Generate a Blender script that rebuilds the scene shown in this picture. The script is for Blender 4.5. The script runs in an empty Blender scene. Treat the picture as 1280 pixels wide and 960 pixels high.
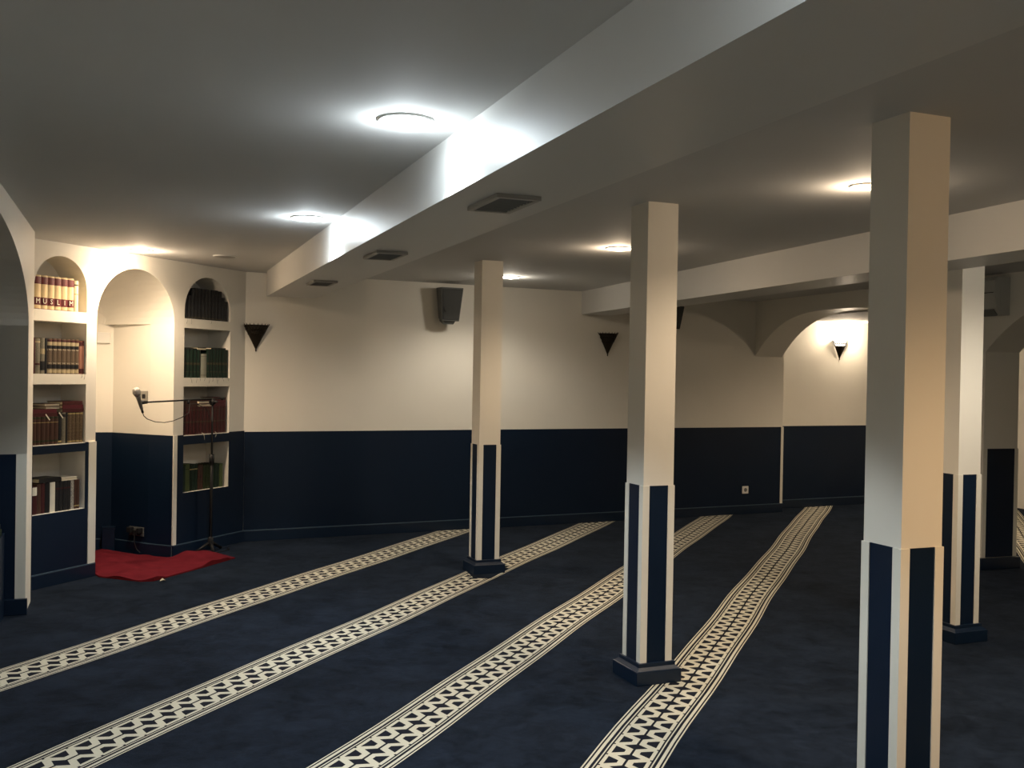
import bpy, bmesh, math, random
from mathutils import Vector, Matrix
random.seed(7)
SC = bpy.context.scene
COL = SC.collection
PI = math.pi

# ------------------------------------------------------------------ camera
H = 1.55
F_PX = 1242.3
p, r = math.radians(0.563), math.radians(0.97)
fw = Vector((0, math.cos(p), -math.sin(p))); up = Vector((0, math.sin(p), math.cos(p))); rt = Vector((1, 0, 0))
xr = math.cos(r) * rt + math.sin(r) * up
ur = -math.sin(r) * rt + math.cos(r) * up
cam_d = bpy.data.cameras.new('camera'); cam = bpy.data.objects.new('camera', cam_d); COL.objects.link(cam)
cam_d.sensor_width = 36.0; cam_d.lens = F_PX / 1280 * 36.0; cam_d.clip_start = 0.05
M = Matrix((xr, ur, -fw)).transposed().to_4x4(); M.translation = Vector((0, 0, H)); cam.matrix_world = M
SC.camera = cam

# ------------------------------------------------------------------ world, exposure
w = bpy.data.worlds.new('world'); SC.world = w; w.use_nodes = True
w.node_tree.nodes['Background'].inputs[0].default_value = (0.5, 0.55, 0.6, 1)
w.node_tree.nodes['Background'].inputs[1].default_value = 0.05
vs = SC.view_settings
vs.view_transform = 'Standard'; vs.look = 'None'; vs.gamma = 1; vs.exposure = 1.25
try: vs.use_curve_mapping = False
except Exception: pass

ZC = 2.43          # ceiling
ZL = ZC            # lamp height
GLOW = 0.075         # share of each downlight's power given to its added halo light
COOL = (0.86, 0.95, 1.0); WARM = (1.0, 0.77, 0.54); SOFT = (1.0, 0.90, 0.75); AMBER = (1.0, 0.66, 0.36)
# every downlight: x, y, colour, power, radius, cone degrees, lit, label
DOWNLIGHTS = [
 (-0.387, 3.474, COOL, 66, .095, 120, True, 'bright cool white round ceiling downlight nearest, beside the large beam'),
 (-1.188, 5.719, COOL, 60, .095, 120, True, 'cool white round ceiling downlight second along the large beam'),
 (-2.790, 7.440, WARM, 62, .085, 158, True, 'warm round ceiling downlight above the arched prayer niche'),
 (-2.246, 7.725, SOFT, 0, .085, 0, False, 'unlit round ceiling downlight near the far left corner'),
 (0.41, 1.23, COOL, 55, .095, 120, True, 'cool white round ceiling downlight above the camera beside the large beam'),
 (0.721, 6.84, WARM, 42, .090, 150, True, 'warm yellow round ceiling downlight left of the second pillar'),
 (-0.031, 8.985, SOFT, 30, .085, 150, True, 'soft white round ceiling downlight beside the farthest pillar head'),
 (1.584, 4.505, WARM, 36, .070, 150, True, 'small white round ceiling downlight beside the nearest pillar'),
 (2.40, 2.00, AMBER, 84, .090, 150, True, 'warm round ceiling downlight right of the nearest pillar, outside the picture'),
 (3.10, 4.85, SOFT, 52, .085, 150, True, 'cool round ceiling downlight beyond the second beam, outside the picture'),
 (4.64, 10.03, WARM, 54, .085, 160, True, 'warm round downlight in the alcove ceiling, hidden behind the white pillar'),
]

# ------------------------------------------------------------------ node helpers
def newmat(name):
    m = bpy.data.materials.new(name); m.use_nodes = True
    return m, m.node_tree, m.node_tree.nodes['Principled BSDF']
def paint(name, col, rough=.6, bump=.02, scale=60, var=.04, spec=.3, metal=0, blotch=2.5):
    m, t, b = newmat(name)
    tc = t.nodes.new('ShaderNodeTexCoord')
    n = t.nodes.new('ShaderNodeTexNoise'); n.inputs['Scale'].default_value = blotch; n.inputs['Detail'].default_value = 4
    t.links.new(tc.outputs['Object'], n.inputs['Vector'])
    mx = t.nodes.new('ShaderNodeMix'); mx.data_type = 'RGBA'
    mx.inputs[6].default_value = tuple(c * (1 - var) for c in col) + (1,)
    mx.inputs[7].default_value = tuple(min(1, c * (1 + var)) for c in col) + (1,)
    t.links.new(n.outputs['Fac'], mx.inputs[0]); t.links.new(mx.outputs[2], b.inputs['Base Color'])
    n2 = t.nodes.new('ShaderNodeTexNoise'); n2.inputs['Scale'].default_value = scale; n2.inputs['Detail'].default_value = 3
    t.links.new(tc.outputs['Object'], n2.inputs['Vector'])
    bp = t.nodes.new('ShaderNodeBump'); bp.inputs['Strength'].default_value = bump * 5; bp.inputs['Distance'].default_value = .002
    t.links.new(n2.outputs['Fac'], bp.inputs['Height']); t.links.new(bp.outputs[0], b.inputs['Normal'])
    b.inputs['Roughness'].default_value = rough; b.inputs['Metallic'].default_value = metal
    b.inputs['Specular IOR Level'].default_value = spec
    return m
class X:                                   # tiny node-expression wrapper
    def __init__(s, t, o): s.t, s.o = t, o
    def _op(s, op, b=None, c=None):
        n = s.t.nodes.new('ShaderNodeMath'); n.operation = op
        s.t.links.new(s.o, n.inputs[0])
        for i, v in ((1, b), (2, c)):
            if v is None: continue
            if isinstance(v, X): s.t.links.new(v.o, n.inputs[i])
            else: n.inputs[i].default_value = v
        return X(s.t, n.outputs[0])
    def __add__(s, b): return s._op('ADD', b)
    def __sub__(s, b): return s._op('SUBTRACT', b)
    def __mul__(s, b): return s._op('MULTIPLY', b)
    def lt(s, b): return s._op('LESS_THAN', b)
    def gt(s, b): return s._op('GREATER_THAN', b)
    def abs(s): return s._op('ABSOLUTE')
    def fract(s): return s._op('FRACT')
    def max(s, b): return s._op('MAXIMUM', b)
    def min(s, b): return s._op('MINIMUM', b)
    def inv(s): return s * -1.0 + 1.0

WALL = paint('cream_wall_paint', (.78, .745, .665), .55, .03, 90)
CEIL = paint('ceiling_paint', (.60, .60, .59), .8, .01, 40, var=.03, spec=.12)
BEAMM = paint('beam_paint', (.66, .655, .63), .42, .01, 40, var=.03, spec=.35)
NAVY = paint('navy_paint', (.0024, .0105, .0285), .45, .02, 120, var=.15, spec=.28)
NAVYB = paint('navy_baseboard_paint', (.0032, .0122, .0310), .35, .02, 120, var=.15, spec=.5)
LINE = paint('baseboard_highlight_paint', (.05, .085, .12), .4, .01, 100, var=.2)  # light catching on the baseboard top, put into the colour; trunking shares it
TRIMW = paint('cream_trim_paint', (.76, .73, .64), .45, .02, 80)
BLACKM = paint('black_metal', (.006, .006, .007), .5, .01, 100, spec=.3)
BLACKP = paint('black_plastic', (.015, .015, .016), .5, .03, 200)
GREYP = paint('grey_plastic', (.11, .115, .11), .5, .02, 100)
WHITEP = paint('white_plastic', (.75, .74, .70), .35, .01, 60, spec=.5)
ACP = paint('air_conditioner_plastic', (.42, .42, .39), .4, .01, 60, spec=.4)
STEEL = paint('brushed_steel', (.42, .41, .38), .35, .02, 200, metal=.8)
BRONZE = paint('dark_bronze', (.035, .028, .02), .4, .04, 120, metal=.7)
MESHM = paint('microphone_mesh', (.45, .43, .40), .35, .2, 700, metal=.7)
DARKV = paint('vent_dark', (.02, .022, .022), .7)
VENTM = paint('vent_metal', (.16, .165, .16), .5, metal=.2)
VENTF = paint('vent_frame_paint', (.42, .41, .38), .45)
PAPER = paint('book_paper', (.68, .60, .44), .8, .1, 300)
REDRUG = paint('red_rug_pile', (.115, .0110, .0180), .95, .4, 260, var=.35, spec=.05, blotch=9)
REDEDGE = paint('red_rug_fringe', (.10, .008, .010), .95, .3, 200, var=.4, spec=.05)
WOOD = paint('dark_wood', (.05, .03, .018), .45, .05, 50, var=.3)

def emit_mat(name, col, strength):
    m, t, b = newmat(name)
    b.inputs['Base Color'].default_value = (*col, 1)
    b.inputs['Emission Color'].default_value = (*col, 1); b.inputs['Emission Strength'].default_value = strength
    return m
LENS = {COOL: emit_mat('lamp_lens_cool', (.80, .93, 1), 9), WARM: emit_mat('lamp_lens_warm', (1, .78, .50), 9), SOFT: emit_mat('lamp_lens_soft', (1, .92, .80), 9)}; LENS[AMBER] = LENS[WARM]
OFFLENS = paint('lamp_lens_off', (.30, .29, .27), .3)
GLOWGLASS = emit_mat('sconce_glass_lit', (1, .90, .74), 2.5)
FROST = paint('sconce_glass', (.06, .05, .038), .2)

# carpet
def carpet():
    m, t, b = newmat('navy_carpet')
    tc = t.nodes.new('ShaderNodeTexCoord')
    def noise(s, d=5, rg=.6, dist=0):
        n = t.nodes.new('ShaderNodeTexNoise'); n.inputs['Scale'].default_value = s; n.inputs['Detail'].default_value = d
        n.inputs['Roughness'].default_value = rg; n.inputs['Distortion'].default_value = dist
        t.links.new(tc.outputs['Object'], n.inputs['Vector']); return X(t, n.outputs['Fac'])
    f = noise(2.6, 6, .65, .6) * .50 + noise(9, 5, .75, .8) * .55 + noise(260, 2) * .18
    cr = t.nodes.new('ShaderNodeValToRGB'); t.links.new(f.o, cr.inputs[0])
    cr.color_ramp.elements[0].position = .50; cr.color_ramp.elements[0].color = (.0013, .0034, .0072, 1)
    cr.color_ramp.elements[1].position = .74; cr.color_ramp.elements[1].color = (.0100, .0160, .0285, 1)
    t.links.new(cr.outputs[0], b.inputs['Base Color'])
    bp = t.nodes.new('ShaderNodeBump'); bp.inputs['Strength'].default_value = .5; bp.inputs['Distance'].default_value = .004
    h = noise(420, 2) + noise(14, 5) * 1.5
    t.links.new(h.o, bp.inputs['Height']); t.links.new(bp.outputs[0], b.inputs['Normal'])
    b.inputs['Roughness'].default_value = .95; b.inputs['Specular IOR Level'].default_value = .03
    b.inputs['Sheen Weight'].default_value = .06; b.inputs['Sheen Roughness'].default_value = .5; b.inputs['Sheen Tint'].default_value = (.5, .6, .8, 1)
    return m
CARPET = carpet()
def stripe_mat():
    m, t, b = newmat('woven_stripe')
    uv = t.nodes.new('ShaderNodeUVMap'); uv.uv_map = 'UVMap'
    sp = t.nodes.new('ShaderNodeSeparateXYZ'); t.links.new(uv.outputs[0], sp.inputs[0])
    u = X(t, sp.outputs[0]); v = (X(t, sp.outputs[1])).abs()      # metres
    c = (u * (1 / .1225)).fract()                                  # cell 0..1
    tt = (c - .5).abs() * -1.0 + .5                                # distance to cell edge 0..0.5
    ww = (c - .5).abs()
    # outer lines (v in metres, half width .150)
    def band(a, bb): return v.gt(a) * v.lt(bb)
    lines = band(.1445, .151).max(band(.1225, .1365)).max(band(.104, .110))
    main = v.lt(.096)
    g = (tt * -.19 + .050).max(.0055)                              # central dark star
    star = v.lt(g)
    tw = (v - .032) * 4.8 + .11
    trap = (ww.lt(tw)) * v.gt(.032) * v.lt(.080)
    notch = v.gt(.088) * tt.lt(.05)
    dark = star.max(trap).max(notch)
    cream = lines.max(main * dark.inv())
    no = t.nodes.new('ShaderNodeTexNoise'); no.inputs['Scale'].default_value = 220; no.inputs['Detail'].default_value = 2
    tc = t.nodes.new('ShaderNodeTexCoord'); t.links.new(tc.outputs['Object'], no.inputs['Vector'])
    ca = t.nodes.new('ShaderNodeMix'); ca.data_type = 'RGBA'; ca.inputs[6].default_value = (.42, .40, .32, 1); ca.inputs[7].default_value = (.60, .57, .46, 1)
    t.links.new(no.outputs['Fac'], ca.inputs[0])
    mx = t.nodes.new('ShaderNodeMix'); mx.data_type = 'RGBA'; mx.inputs[6].default_value = (.008, .010, .017, 1)
    t.links.new(cream.o, mx.inputs[0]); t.links.new(ca.outputs[2], mx.inputs[7]); t.links.new(mx.outputs[2], b.inputs['Base Color'])
    bp = t.nodes.new('ShaderNodeBump'); bp.inputs['Strength'].default_value = .4; bp.inputs['Distance'].default_value = .003
    t.links.new(no.outputs['Fac'], bp.inputs['Height']); t.links.new(bp.outputs[0], b.inputs['Normal'])
    b.inputs['Roughness'].default_value = .95; b.inputs['Specular IOR Level'].default_value = .1
    return m
STRIPE = stripe_mat()

# ------------------------------------------------------------------ mesh helpers
class Fr:                                   # frame: origin, s axis, d axis (horizontal), z up
    def __init__(s, o, a, d, z=0): s.o = Vector((o[0], o[1], z)); s.a = Vector((a[0], a[1], 0)); s.d = Vector((d[0], d[1], 0))
    def P(s, x, y, z): return s.o + s.a * x + s.d * y + Vector((0, 0, z))
WORLD = Fr((0, 0), (1, 0), (0, 1))
class MB:
    def __init__(s, fr=WORLD): s.v = []; s.f = []; s.fr = fr
    def add(s, pts, faces, fr=None):
        fr = fr or s.fr; n = len(s.v)
        s.v += [fr.P(*q) for q in pts]; s.f += [tuple(i + n for i in f) for f in faces]; return s
    def box(s, x0, x1, y0, y1, z0, z1, fr=None):
        return s.hexa([(x0,y0,z0),(x1,y0,z0),(x1,y1,z0),(x0,y1,z0),(x0,y0,z1),(x1,y0,z1),(x1,y1,z1),(x0,y1,z1)], fr)
    def hexa(s, p, fr=None):
        return s.add(p, [(0,3,2,1),(4,5,6,7),(0,1,5,4),(1,2,6,5),(2,3,7,6),(3,0,4,7)], fr)
    def prism(s, poly, z0, z1, fr=None):    # poly of (x,y)
        n = len(poly)
        return s.add([(x, y, z0) for x, y in poly] + [(x, y, z1) for x, y in poly],
                     [tuple(range(n))[::-1], tuple(range(n, 2*n))] + [(i, (i+1) % n, n+(i+1) % n, n+i) for i in range(n)], fr)
    def lathe(s, prof, n=20, c=(0,0,0), a0=0, a1=2*PI, fr=None):
        full = abs(a1 - a0 - 2*PI) < 1e-6; m = n if full else n + 1; pts = []; fs = []
        for k in range(m):
            a = a0 + (a1 - a0) * k / n
            for (rr, z) in prof: pts.append((c[0] + rr*math.cos(a), c[1] + rr*math.sin(a), c[2] + z))
        L = len(prof)
        for k in range(n):
            k2 = (k + 1) % m
            for i in range(L-1): fs.append((k*L+i, k2*L+i, k2*L+i+1, k*L+i+1))
        return s.add(pts, fs, fr)
    def tube(s, path, rad, n=8, fr=None):
        fr = fr or s.fr; P = [fr.P(*q) for q in path]; base = len(s.v)
        rads = rad if isinstance(rad, (list, tuple)) else [rad]*len(P)
        for i, q in enumerate(P):
            tdir = (P[min(i+1, len(P)-1)] - P[max(i-1, 0)]).normalized()
            ref = Vector((0,0,1)) if abs(tdir.z) < .9 else Vector((1,0,0))
            e1 = tdir.cross(ref).normalized(); e2 = tdir.cross(e1)
            for k in range(n):
                a = 2*PI*k/n; s.v.append(q + e1*math.cos(a)*rads[i] + e2*math.sin(a)*rads[i])
        for i in range(len(P)-1):
            for k in range(n):
                k2 = (k+1) % n; s.f.append((base+i*n+k, base+i*n+k2, base+(i+1)*n+k2, base+(i+1)*n+k))
        s.f.append(tuple(base+k for k in range(n))[::-1]); s.f.append(tuple(base+(len(P)-1)*n+k for k in range(n)))
        return s
    def mesh(s, name, mat, smooth=False, bevel=0):
        me = bpy.data.meshes.new(name); me.from_pydata([tuple(v) for v in s.v], [], s.f)
        bm = bmesh.new(); bm.from_mesh(me); bmesh.ops.recalc_face_normals(bm, faces=bm.faces)
        if bevel: bmesh.ops.bevel(bm, geom=[e for e in bm.edges if len(e.link_faces) == 2 and e.calc_face_angle(0) > .6], offset=bevel, segments=2, affect='EDGES', profile=.6)
        bm.to_mesh(me); bm.free(); me.materials.append(mat)
        if smooth:
            for pl in me.polygons: pl.use_smooth = True
        return me
    def build(s, name, mat, parent=None, smooth=False, bevel=0):
        o = bpy.data.objects.new(name, s.mesh(name, mat, smooth, bevel)); COL.objects.link(o)
        if parent is not None: o.parent = parent
        return o
def tag(o, label=None, cat=None, group=None, kind=None):
    for k, v in (('label', label), ('category', cat), ('group', group), ('kind', kind)):
        if v: o[k] = v
    return o
def struct(o): o['kind'] = 'structure'; return o
def empty(name, loc, rz=0):
    o = bpy.data.objects.new(name, None); COL.objects.link(o); o.location = loc; o.rotation_euler = (0, 0, rz)
    o.empty_display_size = .05; return o
def slices(mb, br, fn, d0, d1, fr=None):
    """prisms between break points; fn(s) -> solid (z0,z1) intervals"""
    for a, b in zip(br[:-1], br[1:]):
        if b - a < 1e-6: continue
        e = (b - a) * 1e-4
        for (p0, p1), (q0, q1) in zip(fn(a + e), fn(b - e)):
            if max(p1 - p0, q1 - q0) < 1e-5: continue
            mb.hexa([(a,d0,p0),(b,d0,q0),(b,d1,q0),(a,d1,p0),(a,d0,p1),(b,d0,q1),(b,d1,q1),(a,d1,p1)], fr)
def arc_breaks(c, rr, n=20): return [c - rr*math.cos(PI*k/n) for k in range(n+1)]
def archz(s, c, a, spring, rise):
    q = max(0, 1 - ((s-c)/a)**2); return spring + rise*math.sqrt(q)

# ------------------------------------------------------------------ frames
Q0 = (-3.31, 6.85); th = math.radians(23.16)
QF = Fr(Q0, (math.sin(th), math.cos(th)), (-math.cos(th), math.sin(th)))           # niche wall
QA = math.atan2(math.cos(th), math.sin(th))
B0 = (-2.41, 8.954); tb = math.radians(25.21)
BF = Fr(B0, (math.cos(tb), math.sin(tb)), (-math.sin(tb), math.cos(tb))); BL = 6.1585   # back wall
AA = (.330, -.944); AF = Fr((2.783, 11.40), AA, (.944, .330))                        # right arcade
tl = math.radians(-21.0); LDIR = (-math.sin(tl), -math.cos(tl))
LF = Fr((-3.02, 6.2), LDIR, (-math.cos(tl), math.sin(tl)))                           # left arcade, depth goes left
ph1 = math.radians(-20.74); G1 = Fr((0, 0), (-math.sin(ph1), -math.cos(ph1)), (math.cos(ph1), -math.sin(ph1)))
ph2 = math.radians(-17.0); G2 = Fr((0, 0), (-math.sin(ph2), -math.cos(ph2)), (math.cos(ph2), -math.sin(ph2)))

# ------------------------------------------------------------------ floor, ceiling
FPOLY = [(-9, -3.5), (8.5, -3.5), (8.5, 14.5), (-9, 14.5)]
floor = struct(MB().prism(FPOLY, -.1, 0).build('floor', CARPET))
struct(MB().prism(FPOLY, ZC, ZC+.1).build('ceiling', CEIL))
fc = math.radians(21.94); SD = Vector((math.sin(fc), math.cos(fc))); SN = Vector((math.cos(fc), -math.sin(fc)))
def wall_hit(c, o, ax, back=0):             # distance along stripe direction to a wall line
    nx, ny = -ax.y, ax.x
    return ((o.x*nx + o.y*ny) - (SN.x*c*nx + SN.y*c*ny)) / (SD.x*nx + SD.y*ny) - back
HW = .151
ALC = BF.P(BL, .25, 0)
for c, o in ((-4.14, BF.o), (-3.06, BF.o), (-2.012, BF.o), (-1.033, ALC), (1.07, ALC)):
    e0 = wall_hit(c - HW, o, BF.a, .03); e1 = wall_hit(c + HW, o, BF.a, .03)
    st = -3.0 if c > -4 else -2.0
    pts = []; uvs = []
    N = 64
    for i in range(N+1):
        for cc, e in ((c-HW, e0), (c+HW, e1)):
            tt = st + (e - st)*i/N
            wob = .006*math.sin(tt*1.9 + c*3) + .004*math.sin(tt*4.3 + c)
            q = SN*(cc + wob) + SD*tt; pts.append((q.x, q.y, .0015)); uvs.append((tt, cc - c))
    fs = [(2*i, 2*i+1, 2*i+3, 2*i+2) for i in range(N)]
    me = bpy.data.meshes.new('carpet_stripe'); me.from_pydata(pts, [], fs); uvl = me.uv_layers.new(name='UVMap')
    for pl in me.polygons:
        for li in pl.loop_indices: uvl.data[li].uv = uvs[me.loops[li].vertex_index]
    me.materials.append(STRIPE); so = bpy.data.objects.new('carpet_stripe', me); COL.objects.link(so); so.parent = floor

def ground(px, py):
    d_ = fw + xr*((px-640)/F_PX) - ur*((py-480)/F_PX); return Vector((0, 0, H)) + d_*(-H/d_.z)
pc_ = [ground(*q_) for q_ in ((583, 714), (592, 723), (613, 723.5), (636, 711), (606, 698))]
MB().prism([(q_.x, q_.y) for q_ in pc_], .0005, .0022).build('carpet_patch', CARPET, floor)

# ------------------------------------------------------------------ niche wall (left), with two bookcase bays and the arched niche
LB = (.010, .475, 2.335); RB = (1.503, 2.083, 2.330); NI = (.570, 1.385, 2.320)
def opn(s):
    for (a, b, top), z0 in ((LB, .513), (RB, .518), (NI, 0)):
        if a < s < b:
            rr = (b-a)/2; return z0, archz(s, (a+b)/2, rr, top-rr, rr)
    return None
def solid(zlo, zhi):
    def fn(s):
        o = opn(s)
        if not o: return [(zlo, zhi), (zhi, zhi)]
        z0, z1 = o
        return [(zlo, max(zlo, min(z0, zhi))), (min(z1, zhi), zhi)]
    return fn
br = [0.0]
for (a, b, t_) in (LB, NI, RB): br += arc_breaks((a+b)/2, (b-a)/2, 22)
br += [2.2885]
mb = MB(QF); slices(mb, br, solid(0, ZC), 0, .25)
wl = struct(mb.build('wall_left', WALL))
MB(QF).box(-.02, .53, .25, .28, 0, ZC).box(1.45, 2.14, .25, .28, 0, ZC).build('bay_back', WALL, wl)
# apse of the niche
def apse():
    sp = NI[2] - (NI[1]-NI[0])/2; c = (NI[0]+NI[1])/2; rr = (NI[1]-NI[0])/2
    plan = [(.570, .25), (.545, .69), (.70, .88), (1.27, .88), (1.425, .69), (1.387, .25)]
    pts = []; fs = []
    fine = []
    for (a, b) in zip(plan[:-1], plan[1:]):
        for k in range(8): fine.append((a[0]+(b[0]-a[0])*k/8, a[1]+(b[1]-a[1])*k/8))
    fine.append(plan[-1])
    m = MB(QF)
    for i in range(len(fine)-1):
        (s0, d0), (s1, d1) = fine[i], fine[i+1]
        m.add([(s0,d0,0),(s1,d1,0),(s1,d1,sp),(s0,d0,sp)], [(0,1,2,3)])
    def dmax(s):
        for (a, b) in zip(plan[:-1], plan[1:]):
            lo, hi = sorted((a[0], b[0]))
            if lo <= s <= hi and b[0] > a[0]: return a[1] + (b[1]-a[1])*(s-a[0])/(b[0]-a[0])
        return .69
    ss = [c - rr*math.cos(PI*k/24) for k in range(25)]; T = [k/14 for k in range(15)]
    def zz_(s, t): return sp + math.sqrt(max(0, rr*rr - (s-c)**2))*math.sqrt(max(0, 1-t**3.5))
    for a, b in zip(ss[:-1], ss[1:]):
        for t0, t1 in zip(T[:-1], T[1:]):
            q = [(x_, .25 + t_*(dmax(x_)+.002-.25), zz_(x_, t_)) for x_, t_ in ((a, t0), (b, t0), (b, t1), (a, t1))]
            m.add(q, [(0,1,2,3)])
    m.box(.50, .571, .25, .95, sp, sp+.02).box(1.384, 1.48, .25, .95, sp, sp+.02)
    m.build('niche_shell', WALL, wl)
    q = MB(QF)                                  # navy dado inside the niche
    def strip(z0, z1, off, m):
        for (a, b) in zip(plan[:-1], plan[1:]):
            dx, dy = b[0]-a[0], b[1]-a[1]; L = math.hypot(dx, dy); nx, ny = dy/L, -dx/L
            cx, cy = 1.0-(a[0]+b[0])/2, .3-(a[1]+b[1])/2
            if nx*cx + ny*cy < 0: nx, ny = -nx, -ny
            m.prism([a, b, (b[0]+nx*off, b[1]+ny*off), (a[0]+nx*off, a[1]+ny*off)], z0, z1)
    strip(.1, 1.0, .006, q)
    q.box(.570, .576, 0, .25, .1, 1.0).box(1.379, 1.385, 0, .25, .1, 1.0)
    struct(q.build('trim_1', NAVY))
    q = MB(QF); strip(0, .095, .016, q); q.box(.570, .586, 0, .25, 0, .095).box(1.369, 1.385, 0, .25, 0, .095)
    bb = struct(q.build('baseboard_niche', NAVYB))
    q = MB(QF); strip(.095, .101, .014, q); q.box(1.370, 1.385, 0, .25, .095, .101).build('baseboard_highlight', LINE, bb)
    q = MB(QF); q.box(.70, 1.24, .868, .876, .515, .525).build('cable_trunking', LINE, wl)
apse()
# dado, baseboard, trims on the niche wall
mb = MB(QF)
def dado(s):
    o = opn(s)
    if 0.500 < s < .570 or 1.385 < s < 1.425: return [(1, 1), (1, 1)]
    if not o: return [(.1, 1.0), (1, 1)]
    z0, z1 = o
    if z0 == 0: return [(.1, .1), (1, 1)]
    return [(.1, z0), (1, 1)]
slices(mb, sorted(br + [.5, 1.425]), dado, -.006, 0)
struct(mb.build('trim_2', NAVY))
struct(MB(QF).box(.500, .570, -.012, 0, .1, 1.0).box(1.385, 1.425, -.012, 0, .1, 1.0).build('trim_3', TRIMW))
bb = struct(MB(QF).box(0, .570, -.018, 0, 0, .095).box(1.385, 2.288, -.018, 0, 0, .095).build('baseboard_left', NAVYB, bevel=.003))
MB(QF).box(0, .570, -.016, 0, .095, .101).box(1.385, 2.288, -.016, 0, .095, .101).build('baseboard_highlight', LINE, bb)
# shelves
SH = {'L': [.513, .999, 1.497, 1.948], 'R': [.518, .996, 1.475, 1.968]}
for (a, b, _t), zs in ((LB, ((.935, .999), (1.424, 1.497), (1.868, 1.948))), (RB, ((.918, .996), (1.402, 1.475), (1.890, 1.968)))):
    for i, (z0, z1) in enumerate(zs):
        sh = MB(QF).box(a, b, 0.0, .25, z0, z1).build('shelf', TRIMW, wl)
        if i == 0:
            MB(QF).box(a, b, -.006, 0, z0, z1-.006).build('shelf_edge', NAVY, sh)
    MB(QF).box(a, b, 0.001, .25, zs[0][0]-.43, zs[0][0]-.418).build('shelf', TRIMW, wl)
# small piers that continue the wall past the corner
struct(MB().add([(-3.31, 6.85, 0), (-3.02, 6.2, 0), (-3.02, 6.2, ZC), (-3.31, 6.85, ZC), (-3.5, 6.8, 0), (-3.30, 6.25, 0), (-3.30, 6.25, ZC), (-3.5, 6.8, ZC)],
       [(0,1,2,3), (4,5,6,7), (0,3,7,4), (1,5,6,2), (2,3,7,6), (0,1,5,4)]).build('wall_pier', WALL))

# ------------------------------------------------------------------ back wall
w2 = struct(MB(BF).box(0, BL, 0, .25, 0, ZC).build('wall_back', WALL))
struct(MB(BF).box(0.006, BL-.03, -.006, 0, .1, .99).build('trim_4', NAVY))
struct(MB(BF).box(BL-.03, BL+.006, -.012, 0, .1, .99).build('trim_5', TRIMW))
bb = struct(MB(BF).box(0, BL+.01, -.018, 0, 0, .095).build('baseboard_back', NAVYB, bevel=.003))
MB(BF).box(0, BL+.01, -.016, 0, .095, .101).build('baseboard_highlight', LINE, bb)
struct(MB(BF).box(BL-.1, BL+5.5, .25, .45, 0, ZC).build('wall_alcove', WALL))
struct(MB(BF).box(BL, BL+5.5, .244, .25, .1, .985).build('trim_6', NAVY))
bb = struct(MB(BF).box(BL, BL+5.5, .232, .25, 0, .095).build('baseboard_alcove', NAVYB, bevel=.003))
MB(BF).box(BL, BL+5.5, .234, .25, .095, .101).build('baseboard_highlight', LINE, bb)

# ------------------------------------------------------------------ beams
struct(MB(G1).box(-9.05, 3.4, 1.080, 1.518, 2.207, ZC).build('beam', BEAMM))
b1s = None
struct(MB(G2).box(-10.5, 3.0, 3.735, 4.085, 2.190, ZC).build('beam', BEAMM))

# ------------------------------------------------------------------ right arcade
AT = .36
def arc_r(s):
    for a in (0.0, 3.39, 6.9):
        if a < s < a+2.84: return 1.80 + .465*(1 - abs((s-a-1.42)/1.42)**3.1)
    return None
br = arc_breaks(1.42, 1.42, 30) + arc_breaks(3.39+1.42, 1.42, 30) + arc_breaks(6.9+1.42, 1.42, 16)
br = sorted(br)
mb = MB(AF)
slices(mb, br, lambda s: [(arc_r(s), ZC)] if arc_r(s) else [(0, ZC)], 0, AT)
struct(mb.build('wall_right', WALL))
def pier_trim(fr, s0, s1, d0, d1, z1, n1, n2, nb):
    e = .006; w_ = .035
    q = MB(fr)
    q.box(s0+w_, s1-w_, d0-e, d0, .1, z1).box(s0+w_, s1-w_, d1, d1+e, .1, z1)
    q.box(s0-e, s0, d0+w_, d1-w_, .1, z1).box(s1, s1+e, d0+w_, d1-w_, .1, z1)
    struct(q.build(n1, NAVY))
    q = MB(fr)
    for a, b in ((s0-e, s0+w_), (s1-w_, s1+e)):
        for c, d in ((d0-e, d0+w_), (d1-w_, d1+e)): q.box(a, b, c, d, .1, z1)
    struct(q.build(n2, TRIMW))
    struct(MB(fr).box(s0-.03, s1+.03, d0-.03, d1+.03, 0, .095).build(nb, NAVYB, bevel=.006))
pier_trim(AF, 2.84, 3.39, 0, AT, 1.0, 'trim_7', 'trim_8', 'baseboard_pier')
pier_trim(AF, 6.23, 6.9, 0, AT, 1.0, 'trim_9', 'trim_10', 'baseboard_far_pier')
struct(MB(AF).prism([(-.2, AT), (10, AT), (10, 6), (-.2, 6)], 2.25, ZC).build('ceiling_alcove', CEIL))
struct(MB(AF).box(-3, 16, 3.6, 3.8, 0, ZC).build('wall_outer_right', WALL))
# ------------------------------------------------------------------ left arcade
def arc_l(s):
    if 0 < s < 3.8: return archz(s, 1.9, 1.9, 1.80, .50)
    return None
br = sorted([-.0001] + arc_breaks(1.9, 1.9, 40) + [9.8])
mb = MB(LF); slices(mb, br, lambda s: [(arc_l(s), ZC)] if arc_l(s) else [(0, ZC)], 0, .45)
mb.box(-.5, 0, .2, .45, 0, ZC)
struct(mb.build('wall_arcade_left', WALL))
JF = Fr((-3.02, 6.2), (LF.d.x, LF.d.y), (-LF.a.x, -LF.a.y))      # jamb face: s leftwards, d away from camera
struct(MB(JF).box(0, 1.1, 0, .35, 0, ZC).build('wall_jamb', WALL))
struct(MB(JF).box(.060, 1.1, -.006, 0, .1, 1.0).build('trim_11', NAVY))
struct(MB(JF).box(0, .060, -.008, 0, .1, 1.0).build('trim_12', TRIMW))
struct(MB(JF).box(-.012, 1.1, -.03, 0, 0, .1).build('baseboard_jamb', NAVYB, bevel=.005))
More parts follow.
